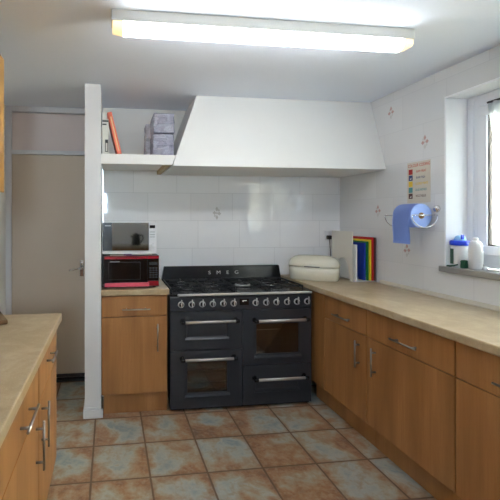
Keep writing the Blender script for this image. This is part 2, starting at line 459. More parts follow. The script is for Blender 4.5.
# door recess at the far left
bm = BM(); box(bm, XL, -.178, 3.56, 3.8, 0, ZC); struct('wall_lobby', bm, 'paint')
at(-.53, 3.5, 0)
dr = bpy.data.objects.new('door_1', None); COL.objects.link(dr); dr.location = ORG; dr['kind'] = 'structure'
bx('door_leaf', 'door', dr, -.835, -.196, 3.47, 3.51, .045, 1.975, .003)
bm = BM(); box(bm, -.835, -.196, 3.484, 3.51, 2.015, 2.335, .002); obj('transom_panel', bm, 'transom', dr)
bm = BM()
box(bm, XL + .001, -.836, 3.45, 3.55, 0, ZC - .001, .003); box(bm, -.195, -.191, 3.46, 3.55, 0, ZC - .001)
box(bm, -.836, -.195, 3.462, 3.55, 1.978, 2.012, .003); box(bm, -.836, -.195, 3.45, 3.55, 2.338, ZC - .001, .004)
obj('door_frame', bm, 'gloss_white', dr)
bx('weather_bar', 'gasket', dr, -.835, -.196, 3.455, 3.469, .05, .075, .002)
bx('threshold', 'blackprint', dr, -.836, -.195, 3.47, 3.53, .0005, .02, .002)
bm = BM()
box(bm, -.262, -.226, 3.462, 3.4695, .92, 1.06, .004)
lathe(bm, [(.014, 0), (.016, -.006), (.011, -.012), (.011, -.05)], (-.244, 3.462, .995), 'y', 14)
tube(bm, [(-.244, 3.412, .995), (-.27, 3.408, .995), (-.31, 3.412, .985), (-.35, 3.42, .978)], [.009, .009, .008, .007], 10)
box(bm, -.258, -.230, 3.44, 3.462, 1.012, 1.045, .006)
h = obj('door_handle', bm, 'chrome', dr); h['label'] = 'chrome lever handle on a long plate'

# window
at(XR + .18, 1.4, WZ0)
wn = bpy.data.objects.new('window_1', None); COL.objects.link(wn); wn.location = ORG; wn['kind'] = 'structure'
FX0, FX1 = XR + .15, XR + .215
bm = BM(); frame_ring(bm, WY0 + .0005, WY1 - .0005, WZ0 + .0005, WZ1 - .0005, FX0 + .0005, FX1, .0845, 'x', .004)
box(bm, FX0, FX1, 1.26, 1.34, WZ0 + .073, WZ1 - .085, .004)
box(bm, FX0 - .012, FX0, WY1 - .062, WY1 - .046, WZ0 + .02, WZ1 - .03, .003)
obj('window_frame', bm, 'pvc', wn)
for a, b in ((1.345, WY1 - .09), (WY0 + .09, 1.255)):
    bm = BM(); frame_ring(bm, a, b, WZ0 + .08, WZ1 - .09, FX0 - .008, FX1 - .02, .058, 'x', .005)
    s = obj('window_sash', bm, 'pvc', wn)
    bm = BM(); frame_ring(bm, a + .058, b - .058, WZ0 + .138, WZ1 - .148, FX0 + .004, FX0 + .03, .008, 'x')
    obj('gasket', bm, 'gasket', s)
    bx('pane', 'glass', s, FX0 + .015, FX0 + .019, a + .06, b - .06, WZ0 + .14, WZ1 - .15, 0)
    bm = BM(); box(bm, FX0 - .03, FX0 - .008, (a + b) / 2 - .06, (a + b) / 2 + .06, WZ0 + .095, WZ0 + .115, .004); obj('window_latch', bm, 'white_plastic', s)
bx('window_sill', 'sill', wn, XR - .022, FX0, WY0 + .005, WY1 + .028, WZ0 - .038, WZ0, .005)

at()
bm = BM(); box(bm, 4.6, 4.8, -6, 9, -.3, 4.2); o = obj('garden_wall', bm, 'brick'); tag(o, 'sunlit cream brick wall seen outside through the window', 'wall'); o['kind'] = 'structure'
bm = BM(); box(bm, XR + .24, 4.6, -6, 9, -.4, -.3); o = obj('ground_outside', bm, 'paving'); o['kind'] = 'structure'

# net curtain drawn back across the window
at(XR + .125, 1.75, WZ0)
cur = thing('net_curtain', 'white net curtain gathered back inside the bright window', 'curtain', (XR + .12, 1.75, 1.5))
bm = BM(); N, K = 60, 24
grid = []
for k in range(K + 1):
    f = k / K; z = 2.118 - f * .88
    yl = 2.085 - .05 * f - .12 * f ** 1.4
    row = []
    for i in range(N + 1):
        g = i / N; y = yl + (1.72 - .1 * f - yl) * g
        row.append(bm.verts.new((XR + .118 + .012 * sin(g * 34 + f * 2), y, z)))
    grid.append(row)
for k in range(K):
    for i in range(N):
        bm.faces.new((grid[k][i], grid[k][i + 1], grid[k + 1][i + 1], grid[k + 1][i])).smooth = True
bmesh.ops.solidify(bm, geom=bm.faces[:], thickness=.0015)
obj('cloth', bm, 'curtain', cur)
bm = BM(); tube(bm, [(XR + .118, 2.085, 2.122), (XR + .118, .95, 2.122)], .006, 8)
for y in (2.08, .955): tube(bm, [(XR + .118, y, 2.122), (XR + .142, y, 2.122)], .004, 6)
obj('curtain_wire', bm, 'gasket', cur)

# ------------------------------------------------------------------ lamp
lp = thing('fluorescent_ceiling_lamp', 'long white fluorescent batten lamp lit on the ceiling', 'lamp', (.77, 1.84, ZC))
bm = BM(); box(bm, .006, 1.534, 1.80, 1.885, 2.333, ZC - .0005, .003); obj('lamp_spine', bm, 'lamp_body', lp)
pf = [(1.803, 2.3325), (1.803, 2.308), (1.812, 2.292), (1.83, 2.284), (1.855, 2.284), (1.873, 2.292), (1.882, 2.308), (1.882, 2.3325)]
bm = BM(); prism(bm, pf, .062, 1.478, 'x'); obj('diffuser', bm, 'diffuser', lp)
for a, b in ((.012, .0615), (1.4785, 1.528)):
    bm = BM()
    out, inn = (a, b) if a < .5 else (b, a)
    s = [(1.803 + (y - 1.8425) * .0 + (y - 1.803), z) for y, z in pf]
    prism(bm, pf, a, b, 'x')
    for v in bm.verts:
        if abs(v.co.x - out) < 1e-4: v.co.z = max(v.co.z, 2.30)
    e = obj('diffuser_end', bm, 'diffuser_end', lp); e['label'] = 'yellowed end of the lamp diffuser'

# ------------------------------------------------------------------ canopy over the cooker, shelf
cn = thing('cooker_canopy', 'white sloping boxed canopy built over the range cooker', 'canopy', (1.3, 3.1, 1.81))
bm = BM()
b0 = [(.453, 2.8, 1.808), (XR - .001, 2.8, 1.808), (XR - .001, YB - .001, 1.808), (.453, YB - .001, 1.808)]
t0 = [(.671, 2.985, ZC - .001), (XR - .001, 2.985, ZC - .001), (XR - .001, YB - .001, ZC - .001), (.671, YB - .001, ZC - .001)]
A = [bm.verts.new(p) for p in b0]; B = [bm.verts.new(p) for p in t0]
bm.faces.new(A[::-1]); bm.faces.new(B)
for i in range(4): bm.faces.new((A[i], A[(i + 1) % 4], B[(i + 1) % 4], B[i]))
obj('canopy_shell', bm, 'cream', cn)

sh = thing('wall_shelf', 'thick white shelf between the white pillar and the canopy', 'shelf', (.2, 3.1, 1.81))
bm = BM()
prism(bm, [(-.063, 1.815), (.450, 1.815), (.478, 1.886), (-.063, 1.886)], 2.81, 2.85, 'y'); 
prism(bm, [(-.063, 1.845), (.461, 1.845), (.478, 1.886), (-.063, 1.886)], 2.85, YB - .001, 'y')
obj('shelf_board', bm, 'cream', sh)
bm = BM(); box(bm, .41, .446, 2.852, YB - .002, 1.812, 1.8445, .002)
obj('batten', bm, 'batten', sh)['label'] = 'pine batten under the shelf'

# file, book, packs on the shelf
fl = thing('box_file', 'white box file with a black label holder, against the pillar', 'file', (-.03, 2.9, 1.887))
bm = BM(); box(bm, -.056, -.01, 2.9, 3.15, 1.888, 2.155, .003); obj('file_body', bm, 'file_white', fl)
bm = BM(); box(bm, -.056, -.03, 2.905, 3.14, 2.156, 2.21, .004); obj('papers', bm, 'paper', fl)
bm = BM(); box(bm, -.056, -.01, 2.8985, 2.9, 2.135, 2.148); box(bm, -.056, -.025, 2.8985, 2.9, 2.112, 2.122); obj('black_band', bm, 'blackprint', fl)
bm = BM(); frame_ring(bm, -.036, -.014, 1.915, 1.985, 2.8975, 2.8995, .005); box(bm, -.036, -.014, 2.8975, 2.8995, 1.985, 2.005); obj('label_holder', bm, 'blackprint', fl)

ang = radians(-13.5)
bk = thing('book', 'orange-red hardback book leaning against the white box file', 'book', (.09, 2.9, 1.888))
Rm = Matrix.Translation((.0, 0, 0)) @ Matrix.Rotation(ang, 4, 'Y')
def bookpart(name, mat, *a):
    bm = BM(); box(bm, *a); bmesh.ops.transform(bm, matrix=Rm, verts=bm.verts); return obj(name, bm, mat, bk, local=True)
bookpart('cover', 'book_red', -.034, .0, 0, .012, .0005, .335, .003)
bookpart('cover', 'book_red', -.034, -.031, .012, .23, .0005, .335, .001); bookpart('cover', 'book_red', -.003, 0, .012, .23, .0005, .335, .001)
bookpart('pages', 'paper', -.0309, -.0031, .0125, .224, .004, .33, 0)
bookpart('spine_lettering', 'book_gold', -.02, -.011, -.0008, .0, .04, .3, 0)

def pack(name, label, mat, x0, x1, y0, y1, z0, z1, group=None, seed=1):
    p = thing(name, label, 'pack', ((x0 + x1) / 2, (y0 + y1) / 2, z0), group=group)
    bm = BM(); box(bm, x0, x1, y0, y1, z0, z1, .009, 3)
    bmesh.ops.subdivide_edges(bm, edges=bm.edges[:], cuts=4, use_grid_fill=True)
    rd = random.Random(seed)
    for v in bm.verts:
        d = Vector((sin(v.co.z * 90 + seed), sin(v.co.x * 80 + v.co.z * 50), 0)) * .0022
        v.co += d
    obj('wrapped_bundle', bm, mat, p, smooth=True)
    bm = BM()
    box(bm, x0 + .012, x1 - .012, y0 - .006, y0 - .001, (z0 + z1) / 2 - .004, (z0 + z1) / 2 + .006, .002)
    obj('sealed_seam', bm, mat, p)
pack('paper_towel_pack', 'lower lilac-grey shrink-wrapped pack, standing on the shelf', 'pack', .318, .478, 2.9, 3.12, 1.888, 2.06, 'wrapped packs on the shelf', 1)
pack('paper_towel_pack', 'upper lilac-grey shrink-wrapped pack, on top of another pack', 'pack', .322, .482, 2.9, 3.12, 2.066, 2.215, 'wrapped packs on the shelf', 3)
pack('clear_plastic_pack', 'clear plastic wrapped bundle behind the two lilac packs', 'clearpack', .285, .44, 3.14, 3.3, 1.888, 2.19, None, 5)

# ------------------------------------------------------------------ cabinets
def bar_handle(name, p0, p1, out, parent, mat='steel_dull'):
    """bar handle: bar from p0 to p1 (points on the front), standing off along out"""
    p0, p1, out = Vector(p0), Vector(p1), Vector(out)
    d = (p1 - p0).normalized()
    bm = BM(); tube(bm, [p0 + out, p1 + out], .005, 12)
    L = (p1 - p0).length
    for q in (p0 + d * L * .16, p1 - d * L * .16): tube(bm, [q, q + out * 1.0], .005, 10)
    return obj(name, bm, mat, parent)

# by the pillar, facing -Y
c = thing('base_cabinet', 'narrow beech base cabinet between the pillar and the cooker', 'cabinet', (.18, 3.1, 0))
bx('carcass', 'beech_edge', c, -.061, .42, 2.853, YB - .003, .15, .866, .001)
bx('plinth', 'plinth', c, -.046, .424, 2.868, 2.884, .001, .149, .001)
f = bx('drawer', 'beech', c, -.061, .414, 2.832, 2.852, .712, .862, .002); bar_handle('handle', (.086, 2.832, .768), (.289, 2.832, .768), (0, -.03, 0), f, 'steel')
f = bx('door', 'beech', c, -.061, .414, 2.832, 2.852, .153, .708, .002); bar_handle('handle', (.343, 2.832, .66), (.343, 2.832, .462), (0, -.03, 0), f)

w = thing('worktop', 'short beige stone-effect worktop under the microwaves', 'worktop', (.18, 3.1, .868))
bx('worktop_slab', 'worktop', w, -.063, .43, 2.812, YB - .001, .868, .91, .005)

def side_cab(label, y0, y1, dirx, xf, loc, drawer_y, door_y, cat_group, filler=None, mat='beech', zsplit=.69, dz=.75, vz=(.645, .475)):
    """run unit along Y; front at x = xf facing dirx"""
    c = thing('base_cabinet', label, 'cabinet', loc, group=cat_group)
    a, b = (xf + .002 * -dirx, xf - .02 * dirx)
    X = lambda p, q: (min(p, q), max(p, q))
    back = (XR - .002) if dirx < 0 else (XL + .002)
    x0, x1 = X(xf - .021 * dirx, back); bx('carcass', 'beech_edge', c, x0, x1, y0 + .001, y1 - .001, .15, .866, .001)
    x0, x1 = X(xf - .06 * dirx, xf - .076 * dirx); bx('plinth', 'plinth', c, x0, x1, y0 + .001, (filler or y1) - .001, .001, .149, .001)
    x0, x1 = X(xf, xf - .02 * dirx)
    f = bx('drawer', mat, c, x0, x1, y0 + .002, y1 - .002, zsplit + .002, .86, .002)
    bar_handle('handle', (xf, drawer_y[0], dz), (xf, drawer_y[1], dz), (.03 * dirx, 0, 0), f)
    f = bx('door', mat, c, x0, x1, y0 + .002, y1 - .002, .153, zsplit - .002, .002)
    bar_handle('handle', (xf, door_y, vz[0]), (xf, door_y, vz[1]), (.03 * dirx, 0, 0), f)
    if filler:
        bx('filler_strip', mat, c, x0, x1, y1 + .001, filler, .153, .86, .001)
    return c
GR = 'beech base cabinets under the window worktop'
XF = 1.579
side_cab('beech base cabinet beside the range cooker, first of the window row', 2.238, 2.717, -1, XF, (1.85, 2.48, 0), (2.385, 2.575), 2.312, GR, filler=2.94)
side_cab('beech base cabinet second from the cooker in the window row', 1.615, 2.236, -1, XF, (1.85, 1.93, 0), (1.815, 2.005), 2.157, GR)
side_cab('beech base cabinet third from the cooker, cut by the picture edge', 1.0, 1.613, -1, XF, (1.85, 1.3, 0), (1.22, 1.41), 1.08, GR)
side_cab('beech base cabinet at the near end of the window row', .39, .998, -1, XF, (1.85, .7, 0), (.6, .79), .92, GR)
w = thing('worktop', 'long beige stone-effect worktop running under the window', 'worktop', (1.83, 1.8, .868))
bx('worktop_slab', 'worktop', w, 1.541, XR - .001, .38, YB - .001, .868, .91, .006)
bm = BM(); prism(bm, [(XR - .001, .9105), (XR - .001, .936), (XR - .008, .932), (XR - .019, .918), (XR - .02, .9105)], .38, 2.86, 'y')
obj('upstand', bm, 'sealant', w)

GL = 'beech base cabinets of the left-hand worktop'
XG = -.283
side_cab('beech base cabinet at the far end of the row facing the window', 1.614, 2.135, 1, XG, (-.58, 1.87, 0), (1.785, 1.93), 1.675, GL, zsplit=.678, dz=.782, vz=(.66, .47))
side_cab('beech base cabinet at the near end of the row facing the window', .965, 1.612, 1, XG, (-.58, 1.29, 0), (1.254, 1.444), 1.551, GL, zsplit=.678, dz=.754, vz=(.64, .45))
w = thing('worktop', 'beige stone-effect worktop by the closed door, opposite the window', 'worktop', (-.57, 1.55, .868))
bx('worktop_slab', 'worktop', w, XL + .001, -.26, .955, 2.168, .868, .91, .005)
bx('end_strip', 'worktop_edge', w, XL + .001, -.262, .95, .955, .868, .908, .001)

c = thing('wall_cabinet', 'orange-brown wooden wall cabinet at the left edge', 'cabinet', (-.72, 1.7, 1.56))
bx('carcass', 'oak', c, XL + .001, -.578, .4, 2.155, 1.56, 2.265, .002)  # near length added out of view, to cut light bounced onto the opposite fronts
for y0, y1 in ((.4, .983), (.986, 1.569), (1.572, 2.155)):
    f = bx('door', 'oak', c, -.577, -.557, y0, y1, 1.56, 2.265, .003)
    bar_handle('handle', (-.557, y0 + .06, 1.6), (-.557, y0 + .06, 1.75), (.03, 0, 0), f)
cb = thing('wooden_board', 'dark wooden board lying at the left edge of worktop', 'board', (-.67, 2.0, .911), radians(24))
bm = BM(); box(bm, -.15, .15, -.11, .11, 0, .022, .006); obj('board_slab', bm, 'darkwood', cb, local=True)

w = thing('worktop', 'beige worktop on the rear wall, mirrored in the white microwave door', 'worktop', (.9, -1.9, .868))
bx('worktop_slab', 'worktop', w, .02, XR - .001, YR + .001, -1.59, .868, .91, .005)
c = thing('base_cabinet', 'beech base cabinet under the rear worktop, behind the viewer', 'cabinet', (.9, -1.9, 0))
bx('carcass', 'beech_edge', c, .03, 1.5, YR + .002, -1.64, .15, .866, .001); bx('plinth', 'plinth', c, .03, 1.5, -1.72, -1.704, .001, .149, .001)
for x in (.03, .521, 1.012):
    f = bx('door', 'beech', c, x + .002, x + .487, -1.639, -1.619, .153, .862, .002); bar_handle('handle', (x + .43, -1.619, .8), (x + .43, -1.619, .62), (0, .03, 0), f)
kt = thing('kettle', 'black kettle on the rear worktop, mirrored in the microwave door', 'kettle', (.5, -1.85, .911))
bm = BM(); lathe(bm, [(.085, 0), (.088, .02), (.08, .12), (.066, .2), (.05, .215), (.02, .225), (0, .24)], (.5, -1.85, .911)); obj('kettle_body', bm, 'blackplastic', kt)
bm = BM(); tube(bm, [(.565, -1.85, 1.11), (.63, -1.85, 1.1), (.64, -1.85, 1.03), (.59, -1.85, .96)], .012, 8); obj('handle', bm, 'blackplastic', kt)
bm = BM(); tube(bm, [(.44, -1.85, 1.06), (.4, -1.85, 1.1)], [.022, .012], 8); obj('spout', bm, 'blackplastic', kt)

# ------------------------------------------------------------------ range cooker
ck = thing('range_cooker', 'wide anthracite range cooker with steel handles', 'cooker', (.98, 3.1, 0))
CX0, CX1, CY0 = .437, 1.536, 2.825
bx('oven_body', 'anthracite', ck, CX0 + .004, CX1 - .002, CY0 + .075, 3.405, .05, .845, .003)
bm = BM(); box(bm, CX0 + .01, CX1 - .01, CY0 + .02, CY0 + .05, .006, .06, .002)
for x in (CX0 + .05, CX1 - .05):
    for y in (CY0 + .09, 3.34): lathe(bm, [(.022, 0), (.022, .012), (.014, .02), (.014, .051)], (x, y, 0), 'z', 14)
obj('plinth', bm, 'black', ck)
bm = BM()
prism(bm, [(CY0 + .0, .742), (CY0 + .0, .838), (CY0 + .004, .844), (CY0 + .07, .848), (CY0 + .07, .742)], CX0, CX1, 'x')
bmesh.ops.bevel(bm, geom=[e for e in bm.edges], offset=.002, segments=2, affect='EDGES')
obj('control_panel', bm, 'anthracite', ck)
bm = BM(); box(bm, CX0, CX1, CY0 + .005, 3.375, .8485, .866, .004); obj('hob', bm, 'black', ck)
bm = BM(); box(bm, CX0 + .055, CX1 - .004, CY0 - .018, CY0 + .004, .852, .869, .005); obj('front_trim', bm, 'handle_silver', ck)['label'] = 'polished steel strip along the hob front'
bm = BM()
prism(bm, [(3.352, .8665), (3.372, 1.0), (3.38, 1.004), (3.404, 1.004), (3.404, .8665)], CX0 + .004, CX1 - .002, 'x')
for v in bm.verts:
    if v.co.z > .95: v.co.x += .028 if v.co.x < 1 else -.014
bmesh.ops.bevel(bm, geom=bm.edges[:], offset=.003, segments=2, affect='EDGES')
sb = obj('splashback', bm, 'black', ck)
tilt = atan(.02 / .134)
for i, ch in enumerate('SMEG'):
    mt = Matrix.Translation((.872 + i * .0825, 3.3605, .933)) @ Matrix.Rotation(pi / 2 - tilt, 4, 'X')
    obj('lettering', text_bm(ch, .042, mt, .0008, 'CENTER', 1.25), 'knob_silver', sb)
# burners and pan supports
burn = [(.60, 3.03, .05), (.60, 3.24, .034), (.83, 3.03, .026), (.83, 3.24, .034), (1.09, 3.12, .058), (1.34, 3.03, .04), (1.34, 3.24, .034)]
for x, y, r in burn:
    bm = BM(); lathe(bm, [(r * 1.5, 0), (r * 1.45, .004), (r * 1.15, .006)], (x, y, .8662), 'z', 26); b = obj('burner', bm, 'castiron', ck)
    bm = BM(); lathe(bm, [(r * 1.08, 0), (r * 1.08, .009), (r * .98, .0115)], (x, y, .8724), 'z', 26); obj('burner_ring', bm, 'knob_silver', b)
    bm = BM(); lathe(bm, [(r * .9, 0), (r * .92, .005), (r * .78, .009), (0, .0095)], (x, y, .884), 'z', 26); obj('burner_cap', bm, 'castiron', b)
for x0, x1, cs in ((.455, .715, (.6,)), (.722, .955, (.83,)), (.962, 1.222, (1.09,)), (1.229, 1.508, (1.34,))):
    bm = BM(); z = .902
    for x in (x0, x1): box(bm, x - .005 if x == x1 else x, x if x == x1 else x + .005, 2.9, 3.33, z - .012, z, .001)
    for y in (2.9, 3.1275, 3.325): box(bm, x0, x1, y, y + .006, z - .012, z - .0005, .001)
    xm = cs[0]
    for y in (3.03, 3.24) if x0 != .962 else (3.12,):
        for dx, dy in ((1, 0), (-1, 0), (0, 1), (0, -1)):
            L0, L1 = .022, .1
            ax, bxx = xm + dx * L0, xm + dx * L1
            ay, by = y + dy * L0, y + dy * L1
            ax, bxx = max(x0, min(x1, ax)), max(x0, min(x1, bxx))
            by = max(2.9, min(3.33, by))
            box(bm, min(ax, bxx) - .003, max(ax, bxx) + .003, min(ay, by) - .003, max(ay, by) + .003, z - .01, z + .003, .001)
    for x in (x0 + .003, x1 - .008):
        for y in (2.903, 3.325): box(bm, x, x + .005, y, y + .005, .8665, z - .011)
    obj('pan_support', bm, 'castiron', ck)
# knobs
kx = [.518, .597, .678, .757, .838, .917, 1.088, 1.171, 1.252, 1.337, 1.416, 1.499]
for x in kx:
    zc = .79
    bm = BM(); lathe(bm, [(.024, 0), (.024, -.005), (.022, -.007), (.0165, -.007), (.016, -.004)], (x, CY0, zc), 'y', 24); k = obj('control_knob', bm, 'knob_silver', ck)
    bm = BM(); lathe(bm, [(.0155, -.004), (.0155, -.018), (.013, -.021), (0, -.0215)], (x, CY0, zc), 'y', 24); obj('knob_cap', bm, 'black', k)
    bm = BM(); box(bm, x - .004, x + .004, CY0 - .034, CY0 - .0216, zc - .016, zc + .04, .002); obj('knob_pointer', bm, 'knob_silver', k)
bm = BM(); box(bm, .965, 1.035, CY0 - .003, CY0 - .0005, .775, .822, .002); dsp = obj('clock_display', bm, 'blackglass', ck)
bm = BM(); box(bm, .985, 1.018, CY0 - .0042, CY0 - .003, .805, .811); box(bm, .985, .995, CY0 - .0042, CY0 - .003, .8, .805); obj('display_digits', bm, 'p_white', dsp)

def cooker_handle(x0, x1, z, parent):
    bm = BM(); tube(bm, [(x0 + .02, CY0 - .045, z), (x1 - .02, CY0 - .045, z)], .0108, 14); h = obj('handle', bm, 'handle_silver', parent)
    for x in (x0 + .012, x1 - .012):
        bm = BM(); tube(bm, [(x - .014, CY0 - .045, z), (x + .014, CY0 - .045, z)], .0125, 12)
        lathe(bm, [(.012, 0), (.011, -.03), (.009, -.042)], (x, CY0, z), 'y', 12)
        lathe(bm, [(.018, 0), (.016, -.004)], (x, CY0, z), 'y', 14)
        obj('handle_bracket', bm, 'black', h)
XM = .988
def oven_door(name, x0, x1, z0, z1, w, window, hz, hx):
    bm = BM()
    if window:
        recess_slab(bm, x0, x1, z0, z1, CY0, CY0 + .072, w[0], w[1], w[2], w[3], .062, .004)
        d = obj(name, bm, 'anthracite', ck)
        bm = BM(); frame_ring(bm, w[0] - .014, w[1] + .014, w[2] - .014, w[3] + .014, CY0 - .003, CY0 + .003, .018, 'y', .002); obj('window_surround', bm, 'anthracite', d)
        bm = BM(); prism(bm, [(CY0 - .001, w[2] - .034), (CY0 - .011, w[2] - .03), (CY0 - .011, w[2] - .026), (CY0 - .003, w[2] - .008), (CY0 - .001, w[2] - .008)], w[0] - .014, w[1] + .014, 'x'); obj('window_ledge', bm, 'anthracite', d)
        bm = BM(); box(bm, w[0] + .005, w[1] - .005, CY0 + .055, CY0 + .0665, w[2] + .005, w[3] - .005); obj('oven_cavity', bm, 'dark', d)
        bm = BM()
        for z in window:
            tube(bm, [(w[0] + .008, CY0 + .03, z), (w[1] - .008, CY0 + .03, z)], .0028, 8)
            for k in range(14): 
                xx = w[0] + .012 + k * (w[1] - w[0] - .024) / 13; tube(bm, [(xx, CY0 + .03, z), (xx, CY0 + .052, z)], .0014, 5)
        obj('oven_rack', bm, 'steel', d)
        bx('oven_window', 'ovenglass', d, w[0] + .003, w[1] - .003, CY0 + .004, CY0 + .008, w[2] + .003, w[3] - .003, 0)
    else:
        recess_slab(bm, x0, x1, z0, z1, CY0, CY0 + .072, w[0], w[1], w[2], w[3], .006, .01)
        d = obj(name, bm, 'anthracite', ck)
        bm = BM(); prism(bm, [(CY0 - .001, w[2] - .018), (CY0 - .009, w[2] - .014), (CY0 - .009, w[2] - .01), (CY0 + .0045, w[2] + .006), (CY0 + .0045, w[2] - .018)], w[0] - .006, w[1] + .006, 'x'); obj('panel_moulding', bm, 'anthracite', d)
    cooker_handle(hx[0], hx[1], hz, d)
oven_door('grill_door', CX0 + .002, XM - .003, .452, .737, (.556, .874, .54, .655), None, .667, (.515, .945))
oven_door('oven_door', CX0 + .002, XM - .003, .022, .447, (.562, .872, .135, .375), (.2, .29), .392, (.515, .93))
oven_door('oven_door', XM + .003, CX1 - .002, .322, .737, (1.09, 1.435, .4, .632), (.575,), .66, (1.068, 1.492))
oven_door('storage_drawer', XM + .003, CX1 - .002, .022, .317, (1.085, 1.43, .13, .2), None, .222, (1.068, 1.485))

# ------------------------------------------------------------------ microwaves
mr = thing('microwave', 'red and black microwave standing on the short worktop', 'microwave', (.15, 3.05, .91))
MY = 2.875
bm = BM(); box(bm, -.06, .362, MY + .02, 3.24, .921, 1.15, .006)
for x in (-.03, .33):
    for y in (2.92, 3.2): lathe(bm, [(.014, .9102 - .91), (.014, .012)], (x, y, .91), 'z', 12)
obj('microwave_body', bm, 'blackplastic', mr)
bm = BM(); box(bm, -.06, .362, MY + .004, MY + .0195, .921, 1.15, .003); obj('front_frame', bm, 'blackplastic', mr)
bm = BM(); box(bm, .276, .36, MY - .008, MY + .0035, .926, .962, .003); obj('door_button', bm, 'red_metal', mr)
bm = BM(); box(bm, .2755, .3605, MY - .012, MY + .0035, 1.126, 1.148, .002); obj('red_top_corner', bm, 'red_metal', mr)
bm = BM(); box(bm, -.05, .274, MY - .012, MY + .0035, .948, 1.148, .003); d = obj('door', bm, 'blackglass', mr)
bm = BM(); box(bm, -.04, .274, MY - .0135, MY - .0122, 1.126, 1.146, .0005); obj('red_top_strip', bm, 'red_metal', d)
bm = BM(); box(bm, -.038, .285, MY - .03, MY - .0125, .925, .955, .004); obj('handle', bm, 'red_handle', d)['label'] = 'pale red bar handle'
bm = BM(); frame_ring(bm, -.012, .222, .975, 1.105, MY - .0135, MY - .0122, .003); obj('window_outline', bm, 'blackplastic', d)
bm = BM(); box(bm, .0, .07, MY - .0135, MY - .0122, 1.105, 1.111); obj('pale_mark', bm, 'grey_mark', d)
bm = BM(); box(bm, .276, .36, MY - .006, MY + .0035, .964, 1.125, .003); p = obj('control_panel', bm, 'blackglass', mr)
bm = BM()
for r in range(5):
    for q in range(3): box(bm, .289 + q * .022, .305 + q * .022, MY - .0075, MY - .0062, .985 + r * .017, .995 + r * .017)
obj('keypad', bm, 'darkgrey', p)
bm = BM(); box(bm, .289, .349, MY - .0075, MY - .0062, 1.08, 1.102); obj('display', bm, 'blackplastic', p)

pp = thing('paper_leaflets', 'leaflets squeezed between the two stacked microwaves', 'papers', (.13, 2.9, 1.151))
for i, (a, b, y, m) in enumerate(((.0, .12, 2.872, 'paper'), (.1, .2, 2.87, 'magenta'), (.16, .31, 2.868, 'paper'))):
    bx('sheet', m, pp, a, b, y, y + .2, 1.1512 + i * .0028, 1.1538 + i * .0028, .0003)

mw = thing('microwave', 'white microwave with a mirrored door, topmost of the pair', 'microwave', (.15, 3.05, 1.16))
WY = 2.88
bm = BM(); box(bm, -.056, .342, WY + .02, 3.2, 1.168, 1.394, .006)
for x in (-.03, .31):
    for y in (2.93, 3.17): lathe(bm, [(.012, 0), (.012, .009)], (x, y, 1.1601), 'z', 12)
obj('microwave_body', bm, 'white_plastic', mw)
bm = BM(); box(bm, -.056, .342, WY, WY + .0195, 1.163, 1.394, .003); obj('front_frame', bm, 'white_plastic', mw)
bm = BM(); box(bm, -.053, .284, WY - .014, WY - .0005, 1.188, 1.392, .002); d = obj('door', bm, 'darkgrey', mw)
bm = BM(); box(bm, .014, .283, WY - .0155, WY - .0142, 1.19, 1.39, .0005); obj('mirror_panel', bm, 'mirror', d)
bm = BM(); box(bm, -.036, .006, WY - .0152, WY - .0142, 1.367, 1.375); obj('pale_mark', bm, 'grey_mark', d)
bm = BM(); box(bm, .289, .339, WY - .004, WY - .0005, 1.18, 1.39, .002); p = obj('control_panel', bm, 'white_plastic', mw)
bm = BM(); box(bm, .292, .332, WY - .0055, WY - .0042, 1.352, 1.374); obj('display', bm, 'blackglass', p)
bm = BM()
for z in (1.322, 1.302, 1.285): box(bm, .293, .331, WY - .0052, WY - .0042, z, z + .004)
obj('button_legend', bm, 'grey_mark', p)
bm = BM(); lathe(bm, [(.017, 0), (.016, -.012), (.013, -.015), (0, -.0155)], (.312, WY - .004, 1.225), 'y', 22); obj('control_knob', bm, 'white_plastic', p)

# ------------------------------------------------------------------ bread bin (built local, then turned)
bb = thing('bread_bin', 'ivory bread bin in the worktop corner beside the boards', 'bread bin', (1.715, 3.115, .911), radians(-37))
L, D = .40, .225
def super_ring(zs, sc_x, sc_y, n=48, e=3.2):
    r = []
    for k in range(n):
        a = 2 * pi * k / n
        cx = abs(cos(a)) ** (2 / e) * (1 if cos(a) >= 0 else -1); sy = abs(sin(a)) ** (2 / e) * (1 if sin(a) >= 0 else -1)
        r.append((cx * L / 2 * sc_x, sy * D / 2 * sc_y, zs))
    return r
def loft(name, mat, rings, parent, capt=True):
    bm = BM(); R = [[bm.verts.new(p) for p in r] for r in rings]
    for A, B in zip(R, R[1:]):
        for k in range(len(A)): bm.faces.new((A[k], A[(k + 1) % len(A)], B[(k + 1) % len(A)], B[k])).smooth = True
    bm.faces.new(R[0][::-1]); bm.faces.new(R[-1])
    return obj(name, bm, mat, parent, local=True)
loft('bin_base', 'creamplastic', [super_ring(0, .95, .93), super_ring(.004, .97, .96), super_ring(.06, .99, .98), super_ring(.108, 1, 1)], bb)
lid = loft('lid', 'creamplastic', [super_ring(.1083, 1.012, 1.016), super_ring(.125, 1.012, 1.016), super_ring(.148, .985, .97), super_ring(.168, .93, .89), super_ring(.186, .82, .74), super_ring(.198, .66, .52), super_ring(.203, .42, .28), super_ring(.204, .15, .1)], bb)
bm = BM(); box(bm, -.06, .06, -D / 2 * 1.016 - .008, -D / 2 * 1.016 + .004, .112, .118, .002); obj('lid_handle', bm, 'darkgrey', lid, local=True)

